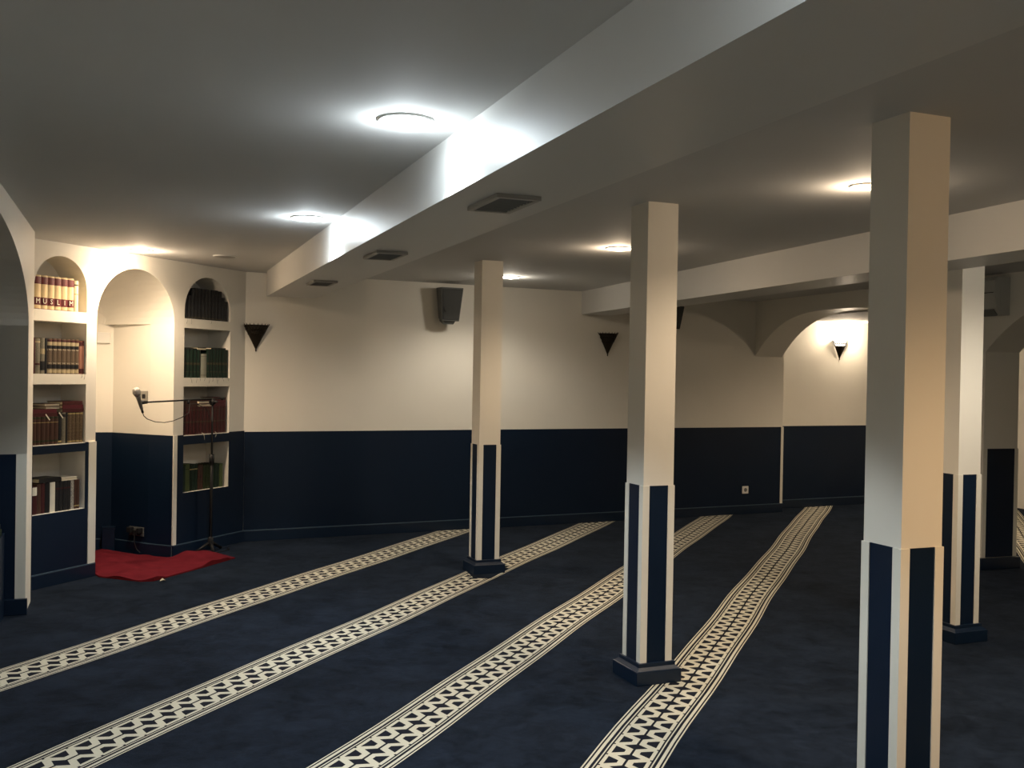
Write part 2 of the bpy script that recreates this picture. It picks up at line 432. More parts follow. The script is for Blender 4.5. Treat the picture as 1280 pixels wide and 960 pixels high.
# side room shell
struct(MB(QF).box(-5.5, -.05, .0, .25, 0, ZC).build('wall_side_room', WALL))
struct(MB().box(-7.2, -7.0, -3.5, 6, 0, ZC).build('wall_outer_left', WALL))
struct(MB().box(-9, 8.5, -3.0, -2.8, 0, ZC).build('wall_rear', WALL))
struct(MB().box(6.8, 7.0, -3.5, 8, 0, ZC).build('wall_side_right', WALL))

# ------------------------------------------------------------------ pillars
PHI = math.radians(22.15)                   # pillar rotation: faces along room axes
PW, PB = .1744, .2585
def make_pillar():
    root = empty('pillar', (0, 0, 0), PHI)
    h = PW/2; e = .005; cs = .033
    hb = .1; hl = .998
    MB().box(-h, h, -h, h, .075, ZC).build('shaft', WALL, root)
    for sx in (-1, 1):
        for sy in (-1, 1):
            x0, x1 = sorted((sx*(h+e), sx*(h-cs))); y0, y1 = sorted((sy*(h+e), sy*(h-cs)))
            MB().box(x0, x1, y0, y1, hb, hl).build('corner_strip', TRIMW, root)
    for k in range(4):
        fr = Fr((0, 0), (math.cos(k*PI/2), math.sin(k*PI/2)), (-math.sin(k*PI/2), math.cos(k*PI/2)))
        MB(fr).box(-h+cs, h-cs, h-.002, h+.0015, hb, hl).build('panel', NAVY, root)
    b = PB/2
    pl = MB().box(-b, b, -b, b, 0, .070).build('plinth', NAVYB, root, bevel=.004)
    c = b-.006; d = h+.018
    m = MB(); m.hexa([(-c,-c,.070),(c,-c,.070),(c,c,.070),(-c,c,.070),(-d,-d,.086),(d,-d,.086),(d,d,.086),(-d,d,.086)])
    m.box(-d, d, -d, d, .086, .104)
    m.build('plinth_moulding', NAVYB, pl, bevel=.002)
    return root
def copy_tree(o, parent=None):
    c = o.copy(); COL.objects.link(c); c.parent = parent
    for ch in [x for x in bpy.data.objects if x.parent == o]: copy_tree(ch, c)
    return c
proto = make_pillar()
PL = [(-.1977, 7.8125, 'square cream pillar standing on the second white floor stripe, farthest of the pillars'),
      (.7183, 5.1117, 'square cream and navy pillar in the middle, standing on the edge of a floor stripe'),
      (1.3328, 3.3676, 'nearest and largest square pillar, its left side grey and right side warm orange'),
      (2.7055, 6.0065, 'bright white square pillar at the right, partly behind the nearest pillar')]
for i, (x, y, lb) in enumerate(PL):
    o = proto if i == 0 else copy_tree(proto)
    o.location = (x, y, 0); tag(o, lb, 'pillar', 'square pillars with navy panels')

# ------------------------------------------------------------------ ceiling downlights
def lamp_light(x, y, zc, col, power, rad, cone):
    ld = bpy.data.lights.new('downlight_light', 'SPOT'); ld.energy = power; ld.color = col
    ld.spot_size = math.radians(cone); ld.spot_blend = .22 if cone < 140 else .6; ld.shadow_soft_size = rad*1.0
    lo = bpy.data.objects.new('downlight_light', ld); COL.objects.link(lo); lo.location = (x, y, zc-.028)
    # added point light: brightens the ceiling and imitates a bloom halo round the lamp
    ls = bpy.data.lights.new('halo_fill_light', 'POINT'); ls.energy = power*(GLOW*.5 if col is COOL else GLOW); ls.color = col; ls.shadow_soft_size = .035
    lo = bpy.data.objects.new('halo_fill_light', ls); COL.objects.link(lo); lo.location = (x, y, zc-.062)
for (x, y, col, power, rad, cone, lit, lb) in DOWNLIGHTS:
    zc = 2.25 if 'alcove' in lb else ZC
    t = tag(empty('ceiling_downlight', (x, y, zc)), lb, 'ceiling light', 'round ceiling downlights')
    MB().lathe([(rad*.86, 0), (rad*1.05, 0), (rad*1.05, -.003), (rad*1.0, -.007), (rad*.88, -.009), (rad*.86, 0)], 28).build('trim_ring', WHITEP, t, smooth=True)
    MB().lathe([(.0001, -.018), (rad*.4, -.0165), (rad*.7, -.013), (rad*.97, -.0085)], 28).build('diffuser', LENS[col] if lit else OFFLENS, t, smooth=True)
    if lit: lamp_light(x, y, zc, col, power, rad, cone)

# ------------------------------------------------------------------ vents on the beam
for (x, y, lb) in ((-.045, 3.80, 'largest grey louvred air vent under the beam, nearest'), (-.72, 5.553, 'grey louvred air vent under the beam, middle of three'),
                   (-1.42, 7.36, 'grey louvred air vent under the beam, farthest, near the wall')):
    t = tag(empty('air_vent', (x, y, 2.207), ph1*-1 + 0), lb, 'air vent', 'air vents under the beam')
    t.rotation_euler[2] = -ph1
    a, b = .088, .170; f = .020
    m = MB(); m.box(-a, a, -b, -b+f, -.016, 0).box(-a, a, b-f, b, -.016, 0).box(-a, -a+f, -b+f, b-f, -.016, 0).box(a-f, a, -b+f, b-f, -.016, 0)
    m.build('frame', VENTF, t, bevel=.002)
    MB().box(-a+f, a-f, -b+f, b-f, -.002, 0).build('backing', DARKV, t)
    n = 9
    for k in range(n):
        yy = -b+f + (k+.5)*(2*b-2*f)/n
        MB().hexa([(-a+f, yy-.012, -.003), (a-f, yy-.012, -.003), (a-f, yy-.009, -.003), (-a+f, yy-.009, -.003),
                   (-a+f, yy+.006, -.013), (a-f, yy+.006, -.013), (a-f, yy+.009, -.013), (-a+f, yy+.009, -.013)]).build('slat', VENTM, t)

# ------------------------------------------------------------------ sconces
def sconce(pos, rz, lb, lit):
    t = tag(empty('wall_sconce', pos, rz), lb, 'wall lamp', 'triangular pierced metal wall sconces')   # origin top centre on the wall, wall at +y
    W, D, HH = .112, .085, .225
    def sk(a, z):                            # a in 0..PI around the front, z from 0 to -HH
        k = 1 + z/HH
        return (-math.cos(a)*W*k, -math.sin(a)*D*k - .006, z)
    n = 10
    m = MB()                                 # solid lower cone
    zl = -.070 if lit else -.085
    pts = [sk(PI*i/n, zl) for i in range(n+1)] + [(0, -.008, -HH)]
    m.add(pts, [(i, i+1, n+1) for i in range(n)])
    m.build('shade_tip', BRONZE, t)
    m = MB()                                 # pierced lattice above
    for z in (0, zl*.5, zl):
        m.tube([sk(PI*i/n, z) for i in range(n+1)], .0042, 5)
    for i in range(n):
        a0, a1 = PI*i/n, PI*(i+1)/n
        for z0, z1 in ((0, zl*.5), (zl*.5, zl)):
            m.tube([sk(a0, z0), sk(a1, z1)], .0034, 4); m.tube([sk(a1, z0), sk(a0, z1)], .0034, 4)
    for i in range(0, n+1, 1):
        m.tube([sk(PI*i/n, 0), sk(PI*i/n, .018)], [.005, .001], 4)
    m.build('lattice', BRONZE, t)
    m = MB(); m.add([(-W*.95, -.0015, 0), (W*.95, -.0015, 0), (0, -.0015, -HH*.98), (-W*.95, -.006, 0), (W*.95, -.006, 0), (0, -.006, -HH*.98)],
                    [(0,1,2), (5,4,3), (0,3,4,1), (1,4,5,2), (2,5,3,0)])
    m.build('back_plate', BRONZE, t)
    m = MB(); n2 = 12
    pts = []
    for z in (.0, zl): 
        for i in range(n2+1):
            q = sk(PI*i/n2, z); pts.append((q[0]*.93, q[1]*.93, z))
    m.add(pts, [(i, i+1, n2+2+i, n2+1+i) for i in range(n2)]); m.build('glass', GLOWGLASS if lit else FROST, t, smooth=True)
    m = MB(); m.lathe([(.004, -.012), (.008, -.02), (.0005, -.034)], 8, (0, -.008, -HH+.02)); m.build('finial', BRONZE, t)
    if lit:
        m = MB(); m.lathe([(.001, -.03), (.018, -.02), (.024, 0), (.018, .022), (.001, .032)], 12, (0, -.042, .012)); m.build('bulb', emit_mat('bulb_glow', (1, .93, .80), 60), t, smooth=True)
        ld = bpy.data.lights.new('sconce_light', 'POINT'); ld.energy = 13; ld.color = (1, .80, .58); ld.shadow_soft_size = .03
        lo = bpy.data.objects.new('sconce_light', ld); COL.objects.link(lo); lo.location = BF.P(BL+1.10, .25-.105, 2.09)
    return t
q = BF.P(.095, 0, 1.952); sconce(q, tb, 'unlit dark triangular wall sconce at the far left corner of the back wall', False)
q = BF.P(3.775, 0, 1.995); sconce(q, tb, 'unlit dark triangular wall sconce between the two left pillars on the back wall', False)
q = BF.P(BL+1.075, .25, 2.03); sconce(q, tb, 'glowing triangular wall sconce inside the arched alcove', True)

# ------------------------------------------------------------------ loudspeakers
def speaker(fr, s, z, lb, W=.23, Hh=.33, mat=GREYP):
    t = tag(empty('wall_speaker', fr.P(s, 0, z), tb), lb, 'loudspeaker')
    m = MB(); w2_ = W/2; h2 = Hh/2
    # tapered cabinet leaning forward
    m.hexa([(-w2_*.55, -.05, -h2*.80), (w2_*.55, -.05, -h2*.80), (w2_*.8, -.05, h2), (-w2_*.8, -.05, h2),
            (-w2_*.78, -.21, -h2), (w2_*.78, -.21, -h2), (w2_, -.25, h2*.95), (-w2_, -.25, h2*.95)])
    m.hexa([(-w2_*.5, -.06, -h2*.98), (w2_*.45, -.06, -h2*.98), (w2_*.55, -.06, -h2*.7), (-w2_*.55, -.06, -h2*.7),
            (-w2_*.55, -.17, -h2*1.18), (w2_*.4, -.17, -h2*1.18), (w2_*.6, -.19, -h2*.9), (-w2_*.7, -.19, -h2*.9)])
    m.build('cabinet', mat, t, bevel=.006)
    m = MB(); m.hexa([(-w2_*.72, -.211, -h2*.93), (w2_*.72, -.211, -h2*.93), (w2_*.93, -.249, h2*.88), (-w2_*.93, -.249, h2*.88),
            (-w2_*.68, -.222, -h2*.88), (w2_*.68, -.222, -h2*.88), (w2_*.88, -.258, h2*.84), (-w2_*.88, -.258, h2*.84)])
    m.build('grille', paint('speaker_grille', (.07, .072, .07), .7, .5, 500), t)
    m = MB(); m.tube([(0, 0, .03), (0, -.05, .03)], .018, 8).box(-.05, .05, -.006, 0, -.03, .09)
    m.build('bracket', BLACKM, t)
    m = MB(); m.tube([(-w2_*.55, -.225, -.02), (-w2_*.75, -.25, -.05), (-w2_*.55, -.24, -.075)], .004, 5); m.build('cable_hook', BLACKP, t)
    return t
speaker(BF, 1.90, 2.215, 'grey wall loudspeaker hanging high on the back wall left of the farthest pillar')
speaker(BF, 4.45, 2.19, 'dark loudspeaker on the back wall almost hidden behind the middle pillar', W=.26, Hh=.25, mat=BLACKP)

# ------------------------------------------------------------------ air conditioner over the right pier
t = tag(empty('air_conditioner', AF.P(3.23, -.002, 2.245), math.atan2(AA[1], AA[0])), 'white split air conditioner unit on the wall at the far right, behind the white pillar', 'air conditioner')
# local x = along arcade toward camera, wall at +y side -> body extends to -y
prof = [(0, -.155), (-.09, -.155), (-.135, -.10), (-.160, .02), (-.155, .12), (-.13, .15), (0, .15)]
m = MB(); n = len(prof); L = .40
m.add([(-L, y, z) for y, z in prof] + [(L, y, z) for y, z in prof], [tuple(range(n)), tuple(range(n, 2*n))[::-1]] + [(i, (i+1) % n, n+(i+1) % n, n+i) for i in range(n)])
m.build('casing', ACP, t)
MB().hexa([(-L+.03, -.130, -.108), (L-.03, -.130, -.108), (L-.03, -.092, -.153), (-L+.03, -.092, -.153), (-L+.03, -.138, -.112), (L-.03, -.138, -.112), (L-.03, -.098, -.161), (-L+.03, -.098, -.161)]).build('air_flap', VENTM, t)
MB().box(-L+.01, L-.01, -.163, -.157, .02, .026).build('panel_seam', BLACKP, t)
MB().box(L, L+.004, -.10, -.02, -.09, .09).build('end_cover', ACP, t)
t.rotation_euler[2] = math.atan2(AA[1], AA[0])
# flip so that local -y points away from the wall (-d of the arcade)
t.scale = (1, 1, 1)

# ------------------------------------------------------------------ sockets and plates
def socket(fr, s, d, z, rz, lb, w_=.085, h_=.085, mat=WHITEP, kind='wall_socket', cat='socket', holes=True):
    t = tag(empty(kind, fr.P(s, d, z), rz), lb, cat)
    MB().box(-w_/2, w_/2, -.010, 0, -h_/2, h_/2).build('plate', mat, t, bevel=.003)
    if holes: MB().lathe([(.0, 0), (.019, 0), (.022, .0)], 14).build('insert', BLACKP if mat is not WHITEP else VENTM, t)
    for ch in [x for x in bpy.data.objects if x.parent == t and x.name.startswith('insert')]:
        ch.rotation_euler = (PI/2, 0, 0); ch.location = (0, -.0108, 0)
    return t
socket(BF, 5.625, -.006, .275, tb, 'white square wall socket low on the navy back wall right of the middle pillar')
aR = math.atan2((QF.a*(1.425-1.387)+QF.d*(.69-.25)).y, (QF.a*(1.425-1.387)+QF.d*(.69-.25)).x)
NR = Fr((QF.P(1.387, .25, 0).x, QF.P(1.387, .25, 0).y), (math.cos(aR), math.sin(aR)), (-math.sin(aR), math.cos(aR)))
# right facet of the niche: inward normal is +d of NR or -d; choose the one pointing to the niche axis
sgn = 1 if (QF.P(1.0, .3, 0) - QF.P(1.4, .45, 0)).dot(NR.d) > 0 else -1
def on_right(s, z): return NR.P(s, 0, z)
rzR = aR + PI if sgn > 0 else aR
def plate(pos, rz, lb, w_, h_, mat, name, cat, ins=True, dep=.010):
    t = tag(empty(name, pos, rz), lb, cat)
    MB().box(-w_/2, w_/2, -dep, 0, -h_/2, h_/2).build('plate', mat, t, bevel=.002)
    if ins: MB().box(-w_*.16, w_*.16, -dep-.008, -dep, -h_*.2, h_*.2).build('rocker', BLACKP if mat is STEEL else VENTM, t)
    return t
plate(on_right(.06, 1.315), rzR, 'square steel switch plate on the right side inside the niche', .078, .09, STEEL, 'switch_plate', 'switch')
plate(QF.P(1.375, .751, 1.80), QA-math.radians(50.8), 'small white thermostat box at the back inside the niche', .10, .09, WHITEP, 'thermostat', 'thermostat', False, .02)
t = tag(empty('socket_cluster', on_right(.11, .19), rzR), 'black plugs in a low double socket at the right inside the niche', 'socket')
MB().box(-.10, .07, -.012, -.006, -.04, .035).build('plate', GREYP, t, bevel=.002)
for dx, dz, ww in ((-.065, .01, .022), (.01, -.005, .026), (.045, .01, .016)):
    MB().box(dx-ww, dx+ww, -.055, -.012, dz-.02, dz+.022).build('plug', BLACKP, t, bevel=.004)
MB().tube([(.01, -.05, -.02), (.015, -.06, -.08), (.03, -.05, -.14), (.05, -.03, -.17)], .004, 6).build('cord', BLACKP, t)
t = tag(empty('junction_box', QF.P(1.405, .690, .235), QA - .9), 'dark blue cable box standing on the floor in the back corner of the niche', 'box')
t.location.z = 0
MB().box(-.05, .05, -.075, -.008, .0, .20).build('casing', NAVYB, t, bevel=.005)
MB().box(-.052, .052, -.077, -.006, .20, .207).build('lid', NAVYB, t)

# ------------------------------------------------------------------ books
def mat_cover(name, col, gold=None, rough=.5, gs=120, amt=.62):
    m = paint(name, col, rough, .05, 150, var=.12, blotch=20)
    if gold:
        t = m.node_tree; b = t.nodes['Principled BSDF']
        n = t.nodes.new('ShaderNodeTexVoronoi'); n.inputs['Scale'].default_value = gs
        tc = t.nodes.new('ShaderNodeTexCoord'); t.links.new(tc.outputs['Object'], n.inputs['Vector'])
        k = X(t, n.outputs['Distance']).lt(1-amt)
        mx = t.nodes.new('ShaderNodeMix'); mx.data_type = 'RGBA'
        src = b.inputs['Base Color'].links[0].from_socket
        t.links.new(k.o, mx.inputs[0]); t.links.new(src, mx.inputs[6]); mx.inputs[7].default_value = (*gold, 1)
        t.links.new(mx.outputs[2], b.inputs['Base Color'])
    return m
C = dict(
 cream=mat_cover('cover_cream', (.62, .47, .25)), maroonband=mat_cover('band_maroon', (.11, .012, .014)),
 creamthin=mat_cover('cover_pale', (.60, .52, .34)), maroon=mat_cover('cover_maroon', (.048, .010, .011)),
 maroon2=mat_cover('cover_wine', (.075, .012, .018)), brown=mat_cover('cover_brown', (.055, .026, .018)),
 ornate=mat_cover('cover_ornate', (.075, .050, .036), (.22, .17, .09), gs=230, amt=.66), beige=mat_cover('band_beige', (.36, .30, .18), (.12, .09, .05), gs=260, amt=.72),
 grey=mat_cover('cover_greygreen', (.13, .12, .09), (.28, .25, .18), gs=240, amt=.7), black=mat_cover('cover_black', (.010, .010, .011)),
 blackgold=mat_cover('cover_black_gilt', (.010, .011, .014), (.10, .09, .06), gs=300, amt=.78), pink=mat_cover('cover_rose_brown', (.26, .12, .08)),
 tan=mat_cover('cover_gilt_brown', (.07, .045, .028), (.30, .24, .13), gs=260, amt=.70), green=mat_cover('cover_dark_green', (.008, .022, .014)),
 silver=mat_cover('cover_silver', (.30, .30, .24)), gold=mat_cover('band_gold', (.34, .27, .12)), dgreen=mat_cover('cover_olive', (.020, .030, .011)),
 lgreen=mat_cover('cover_light_green', (.065, .088, .032)), bonegrey=mat_cover('cover_mottled_grey', (.35, .33, .28), (.10, .09, .08), gs=180, amt=.6),
 bandtan=mat_cover('band_dull_gilt', (.05, .04, .022), (.16, .13, .07), gs=300, amt=.7),
 zig=mat_cover('band_zigzag', (.10, .07, .045), (.48, .42, .30), gs=190, amt=.52),
 white=mat_cover('label_white', (.70, .66, .54)))
ORD = ['first','second','third','fourth','fifth','sixth','seventh','eighth','ninth','tenth','eleventh','twelfth','thirteenth','fourteenth','fifteenth']
_mc = {}
def spine_arc(m, w_, z0, z1, y, bulge, pr=0):
    n = 4; pts = []
    for z in (z0, z1):
        for i in range(n+1):
            x = -w_/2 + w_*i/n; pts.append((x, y - bulge*(1-(2*i/n-1)**2) - pr, z))
    for z in (z0, z1):
        for i in range(n+1): pts.append((-w_/2 + w_*i/n, y + .002, z))
    k = n+1
    fs = [(i, i+1, k+i+1, k+i) for i in range(n)] + [(2*k+i, 3*k+i, 3*k+i+1, 2*k+i+1) for i in range(n)]
    fs += [(i, 2*k+i, 2*k+i+1, i+1) for i in range(n)] + [(k+i, k+i+1, 3*k+i+1, 3*k+i) for i in range(n)]
    fs += [(0, k, 3*k, 2*k), (n, 2*k+n, 3*k+n, k+n)]
    m.add(pts, fs)
def book_mesh(w_, h_, d_, cov):
    key = ('b', round(w_, 4), round(h_, 3), round(d_, 3), cov)
    if key not in _mc:
        m = MB(); th_ = min(.003, w_*.15)
        m.box(-w_/2, -w_/2+th_, 0.002, d_, 0, h_).box(w_/2-th_, w_/2, 0.002, d_, 0, h_)
        spine_arc(m, w_, 0, h_, 0.002, min(.005, w_*.12))
        _mc[key] = m.mesh('book', C[cov])
        m = MB(); m.box(-w_/2+th_, w_/2-th_, .005, d_-.004, .003, h_-.004); _mc[key+('p',)] = m.mesh('page_block', PAPER)
    return _mc[key], _mc[key+('p',)]
def add_mesh(name, me, parent):
    o = bpy.data.objects.new(name, me); COL.objects.link(o); o.parent = parent; return o
def book(s, z, w_, h_, d_, cov, label, group, bands=(), dd=.012, tilt=0, ribbon=None):
    me, pg = book_mesh(w_, h_, d_, cov)
    o = add_mesh('book', me, None); o.location = QF.P(s, dd, z); o.rotation_euler = (0, tilt, QA)
    tag(o, label, 'book', group); add_mesh('page_block', pg, o)
    for (z0, z1, bc) in bands:
        key = ('s', round(w_, 4), round(h_, 3), z0, z1, bc)
        if key not in _mc:
            m = MB(); spine_arc(m, w_*1.0, z0*h_, z1*h_, .002, min(.005, w_*.12), .0008); _mc[key] = m.mesh('spine_band', C[bc])
        add_mesh('spine_band', _mc[key], o)
    if ribbon:
        key = ('r', ribbon)
        m = MB(); x1 = random.uniform(-.012, .012); L_ = random.uniform(.025, .05)
        m.tube([(0, -.002, .012), (x1*.4, -dd-.008, .002), (x1, -dd-.011, -L_*.5), (x1*1.8, -dd-.010, -L_)], .0013, 4)
        m.build('ribbon', C[ribbon], o)
    return o
def flat_book(s, z, len_, th_, d_, cov, label, group, dd=.015, rz=0, pages_front=False, tiltx=0):
    """lying book: long side along the shelf; spine or page edge to the front"""
    m = MB(); t_ = .003
    m.box(-len_/2, len_/2, 0, d_, 0, t_).box(-len_/2, len_/2, 0, d_, th_-t_, th_)
    if pages_front: m.box(-len_/2, len_/2, d_-t_, d_, 0, th_)
    else: m.box(-len_/2, len_/2, -.001, t_, 0, th_)
    o = m.build('book', C[cov]); o.location = QF.P(s, dd, z); o.rotation_euler = (0, tiltx, QA + rz)
    tag(o, label, 'book', group)
    MB().box(-len_/2+.003, len_/2-.003, .003 if pages_front else .004, d_-.004, t_, th_-t_).build('page_block', PAPER, o)
    return o
def row(s0, z, items, side, shelf, gname, dd=.012):
    """items: list of (n, w, h, cover, bands, phrase, ribbon_prob, ribbon colour)"""
    s = s0
    for (n, w_, h_, cov, bands, phrase, rp, rc) in items:
        for k in range(n):
            nm = (ORD[k] + ' ' + phrase + ' from left') if n > 1 else phrase
            hh = h_[k] if isinstance(h_, (list, tuple)) else h_
            book(s + w_/2, z, w_-.0012, hh, .17, cov, '%s, %s of %s wall bay' % (nm, shelf, side), gname, bands, dd + random.uniform(0, .004), 0, rc if random.random() < rp else None)
            s += w_
    return s
e_ = .0003
GL = 'books in the left wall bay'; GR = 'books in the right wall bay'
# left bay, top shelf: six cream volumes with lettered maroon bands
mus = 'MUSLIM'
s = LB[0] + .012; z = SH['L'][3] + e_
for k, ch in enumerate(mus):
    o = book(s + .0285, z, .056, .236, .17, 'cream', '%s cream and maroon volume from left, top shelf of left wall bay' % ORD[k], GL,
             ((.74, .955, 'maroonband'), (.12, .345, 'maroonband'), (.0, .02, 'maroonband')))
    cu = bpy.data.curves.new('letter', 'FONT'); cu.body = ch; cu.size = .050; cu.align_x = 'CENTER'; cu.align_y = 'CENTER'; cu.extrude = .0004; cu.resolution_u = 2
    tmp = bpy.data.objects.new('tmp', cu); COL.objects.link(tmp)
    me = bpy.data.meshes.new_from_object(tmp.evaluated_get(bpy.context.evaluated_depsgraph_get())); bpy.data.objects.remove(tmp)
    me.materials.clear(); me.materials.append(C['white']); lo = add_mesh('letter', me, o); lo.rotation_euler = (PI/2, 0, 0); lo.location = (0, -.0047, .236*.232)
    s += .0575
book(s + .022, z, .036, .225, .16, 'creamthin', 'thin pale volume with a dark tie, right end of top shelf, left wall bay', GL, ((.84, .88, 'brown'), (.55, .58, 'gold')))
# left bay, second shelf
z = SH['L'][2] + e_
zz = ((.80, .90, 'beige'), (.90, .96, 'maroon'), (.66, .70, 'zig'), (.28, .32, 'zig'), (.03, .13, 'beige'), (.16, .26, 'black'), (.71, .79, 'black'))
s = row(LB[0]+.008, z, [(1, .020, .252, 'maroon', (), 'thin maroon book at far left', 0, None),
    (1, .042, .246, 'grey', ((.88, .93, 'beige'), (.25, .30, 'maroon')), 'tall beige patterned book', 0, None),
    (1, .040, .252, 'grey', ((.1, .35, 'black'), (.55, .7, 'beige')), 'grey green patterned book', 0, None),
    (1, .018, .250, 'black', (), 'thin black book', .5, 'black'),
    (7, .0405, .252, 'ornate', zz, 'brown ornate volume with cream zigzag bands', 0, None),
    (1, .030, .240, 'pink', ((.86, .98, 'maroon'), (.02, .16, 'maroon')), 'rose brown book', 1, 'black'),
    (1, .016, .246, 'pink', ((.84, .98, 'maroon'), (.02, .16, 'maroon')), 'slim rose brown book at right end', 1, 'black')], 'left', 'second shelf', GL)
# left bay, third shelf
z = SH['L'][1] + e_
s = row(LB[0]+.008, z, [(6, .0375, .198, 'brown', ((.93, .98, 'dgreen'), (.10, .16, 'dgreen'), (.78, .80, 'gold')), 'dark brown volume with green bands', 0, None),
    (1, .030, .222, 'blackgold', ((.04, .1, 'gold'),), 'black gilt book', 0, None), (1, .034, .222, 'grey', ((.85, .95, 'black'),), 'grey green gilt book', 0, None),
    (1, .020, .222, 'black', (), 'plain black book', 0, None),
    (4, .0345, .220, 'tan', ((.94, .98, 'gold'), (.04, .07, 'gold')), 'brown gilt patterned volume', 0, None)], 'left', 'third shelf', GL)
zt = z + .198
flat_book(LB[0]+.120, zt+e_, .210, .026, .16, 'maroon', 'lower of two long maroon books lying across brown volumes, left wall bay', GL)
flat_book(LB[0]+.115, zt+.026+2*e_, .205, .024, .15, 'maroon2', 'upper of two long maroon books lying across brown volumes, left wall bay', GL)
flat_book(LB[0]+.185, zt+.050+3*e_, .120, .020, .14, 'brown', 'small book lying with pale page edge out, lower of pair, left wall bay', GL, pages_front=True)
flat_book(LB[0]+.180, zt+.070+4*e_, .130, .020, .14, 'brown', 'small book lying with pale page edge out, topmost of pair, left wall bay', GL, pages_front=True)
zt = z + .222
for k, (ln, off) in enumerate(((.190, .365), (.186, .362), (.178, .358))):
    flat_book(LB[0]+off, zt + k*.0265 + (k+1)*e_, ln, .026, .155, ('maroon', 'maroon2', 'maroon')[k],
              '%s wine red book lying flat above gilt volumes, third shelf of left wall bay' % ('lowest', 'middle', 'topmost')[k], GL)
for k, (ss, zz_) in enumerate(((.13, 1.205), (.245, 1.215))):
    t = tag(MB().hexa([(-.020, -.001, .018), (-.014, -.001, .024), (.022, -.001, -.018), (.016, -.001, -.024), (-.020, 0, .018), (-.014, 0, .024), (.022, 0, -.018), (.016, 0, -.024)]).build('bookmark', C['white']),
            'white paper slip %s, third shelf of left wall bay' % ('hanging from the long maroon books', 'hanging below the wine red stack')[k], 'bookmark')
    t.location = QF.P(LB[0]+ss, .0045, zz_-.012); t.rotation_euler = (0, 0, QA)
# left bay, bottom shelf
z = SH['L'][0] + e_
s = row(LB[0]+.012, z, [(1, .044, .200, 'maroon', ((.68, .97, 'white'),), 'maroon book with cream label', 0, None),
    (1, .036, .212, 'brown', (), 'plain brown book', 0, None), (1, .034, .214, 'maroon', (), 'dark red worn book', 0, None), (1, .042, .214, 'black', (), 'broad black book', 0, None),
    (1, .046, .216, 'white', (), 'cream spined book', 0, None),
    (4, .0345, .214, 'blackgold', ((.75, .8, 'maroon'),), 'black and maroon volume', 0, None),
    (1, .030, .215, 'bonegrey', (), 'mottled grey book', 0, None), (2, .024, .215, 'brown', ((.1, .14, 'gold'),), 'slim dark brown book', 0, None)], 'left', 'bottom shelf', GL)
flat_book(LB[0]+.17, z+.217+e_, .19, .030, .15, 'black', 'black book lying flat on dark books, bottom shelf of left wall bay', GL)
flat_book(LB[0]+.340, z+.217+e_, .14, .022, .14, 'white', 'worn book lying flat with cream pages out, bottom shelf of left wall bay', GL, pages_front=True)
# right bay
def arc_h(sm, z0, cap): 
    rr = (RB[1]-RB[0])/2; return max(.14, min(cap, archz(sm, (RB[0]+RB[1])/2, rr, RB[2]-rr, rr) - z0 - .035))
z = SH['R'][3] + e_
ws = .0425; hs = [arc_h(RB[0]+.010+ws*(k+.5) + (-.5*ws if k < 6 else .5*ws), z, .262) for k in range(13)]
hs[0] = .175; hs[1] = .195; hs[-1] = .175; hs[-2] = .205
row(RB[0]+.010, z, [(13, ws, hs, 'blackgold', ((.04, .07, 'bandtan'),), 'black gilt volume', .25, 'black')], 'right', 'top shelf', GR)
z = SH['R'][2] + e_
gb = ((.46, .54, 'bandtan'), (.20, .22, 'bandtan'))
row(RB[0]+.008, z, [(5, .0420, .236, 'green', gb, 'left set dark green volume', .6, 'black'), (1, .078, .204, 'silver', ((.1, .12, 'grey'), (.88, .9, 'grey')), 'broad silver grey volume', .9, 'black'),
    (7, .0395, .246, 'green', gb, 'right set dark green volume', .7, 'black')], 'right', 'second shelf', GR)
flat_book(RB[0]+.233, z+.236+2*e_, .112, .020, .14, 'green', 'green book lying with pale pages out above the silver volume, right wall bay', GR, pages_front=True)
flat_book(RB[0]+.090, z+.236+e_, .16, .012, .14, 'black', 'thin black book lying on the left green set, right wall bay', GR)
flat_book(RB[0]+.445, z+.246+e_, .19, .014, .14, 'black', 'thin black book lying on the right green set, right wall bay', GR)
z = SH['R'][1] + e_
row(RB[0]+.006, z, [(13, .0425, .232, 'maroon', ((.44, .48, 'bandtan'), (.88, .90, 'bandtan')), 'dark maroon gilt volume', .35, 'white')], 'right', 'third shelf', GR)
zt = z + .232
for k in range(2): flat_book(RB[0]+.10, zt+k*.027+(k+1)*e_, .17, .026, .15, 'brown', '%s dark brown book lying at left, third shelf of right wall bay' % ('lower', 'upper')[k], GR)
for k in range(2): flat_book(RB[0]+.29, zt+k*.026+(k+1)*e_, .17, .025, .15, 'maroon', '%s maroon book lying page edge out, middle of third shelf, right wall bay' % ('lower', 'upper')[k], GR, pages_front=True)
for k in range(3): flat_book(RB[0]+.47, zt+k*.026+(k+1)*e_, .155, .025, .15, 'maroon2', '%s wine book lying at right, third shelf of right wall bay' % ('lowest', 'middle', 'topmost')[k], GR)
z = SH['R'][0] + e_
row(RB[0]+.008, z, [(2, .034, .215, 'green', (), 'slim dark green book', 0, None), (1, .052, .232, 'lgreen', ((.8, .82, 'dgreen'),), 'light green book', 0, None),
    (3, .034, .222, 'green', ((.8, .84, 'gold'),), 'dark green gilt volume', 0, None), (2, .034, .212, 'brown', ((.5, .55, 'maroon'),), 'brown book', 0, None),
    (4, .034, .206, 'dgreen', (), 'olive green volume', 0, None), (2, .036, .208, 'green', (), 'dark green book near right end', 0, None), (1, .045, .204, 'lgreen', (), 'light green book at right end', 0, None)], 'right', 'bottom shelf', GR, dd=.035)

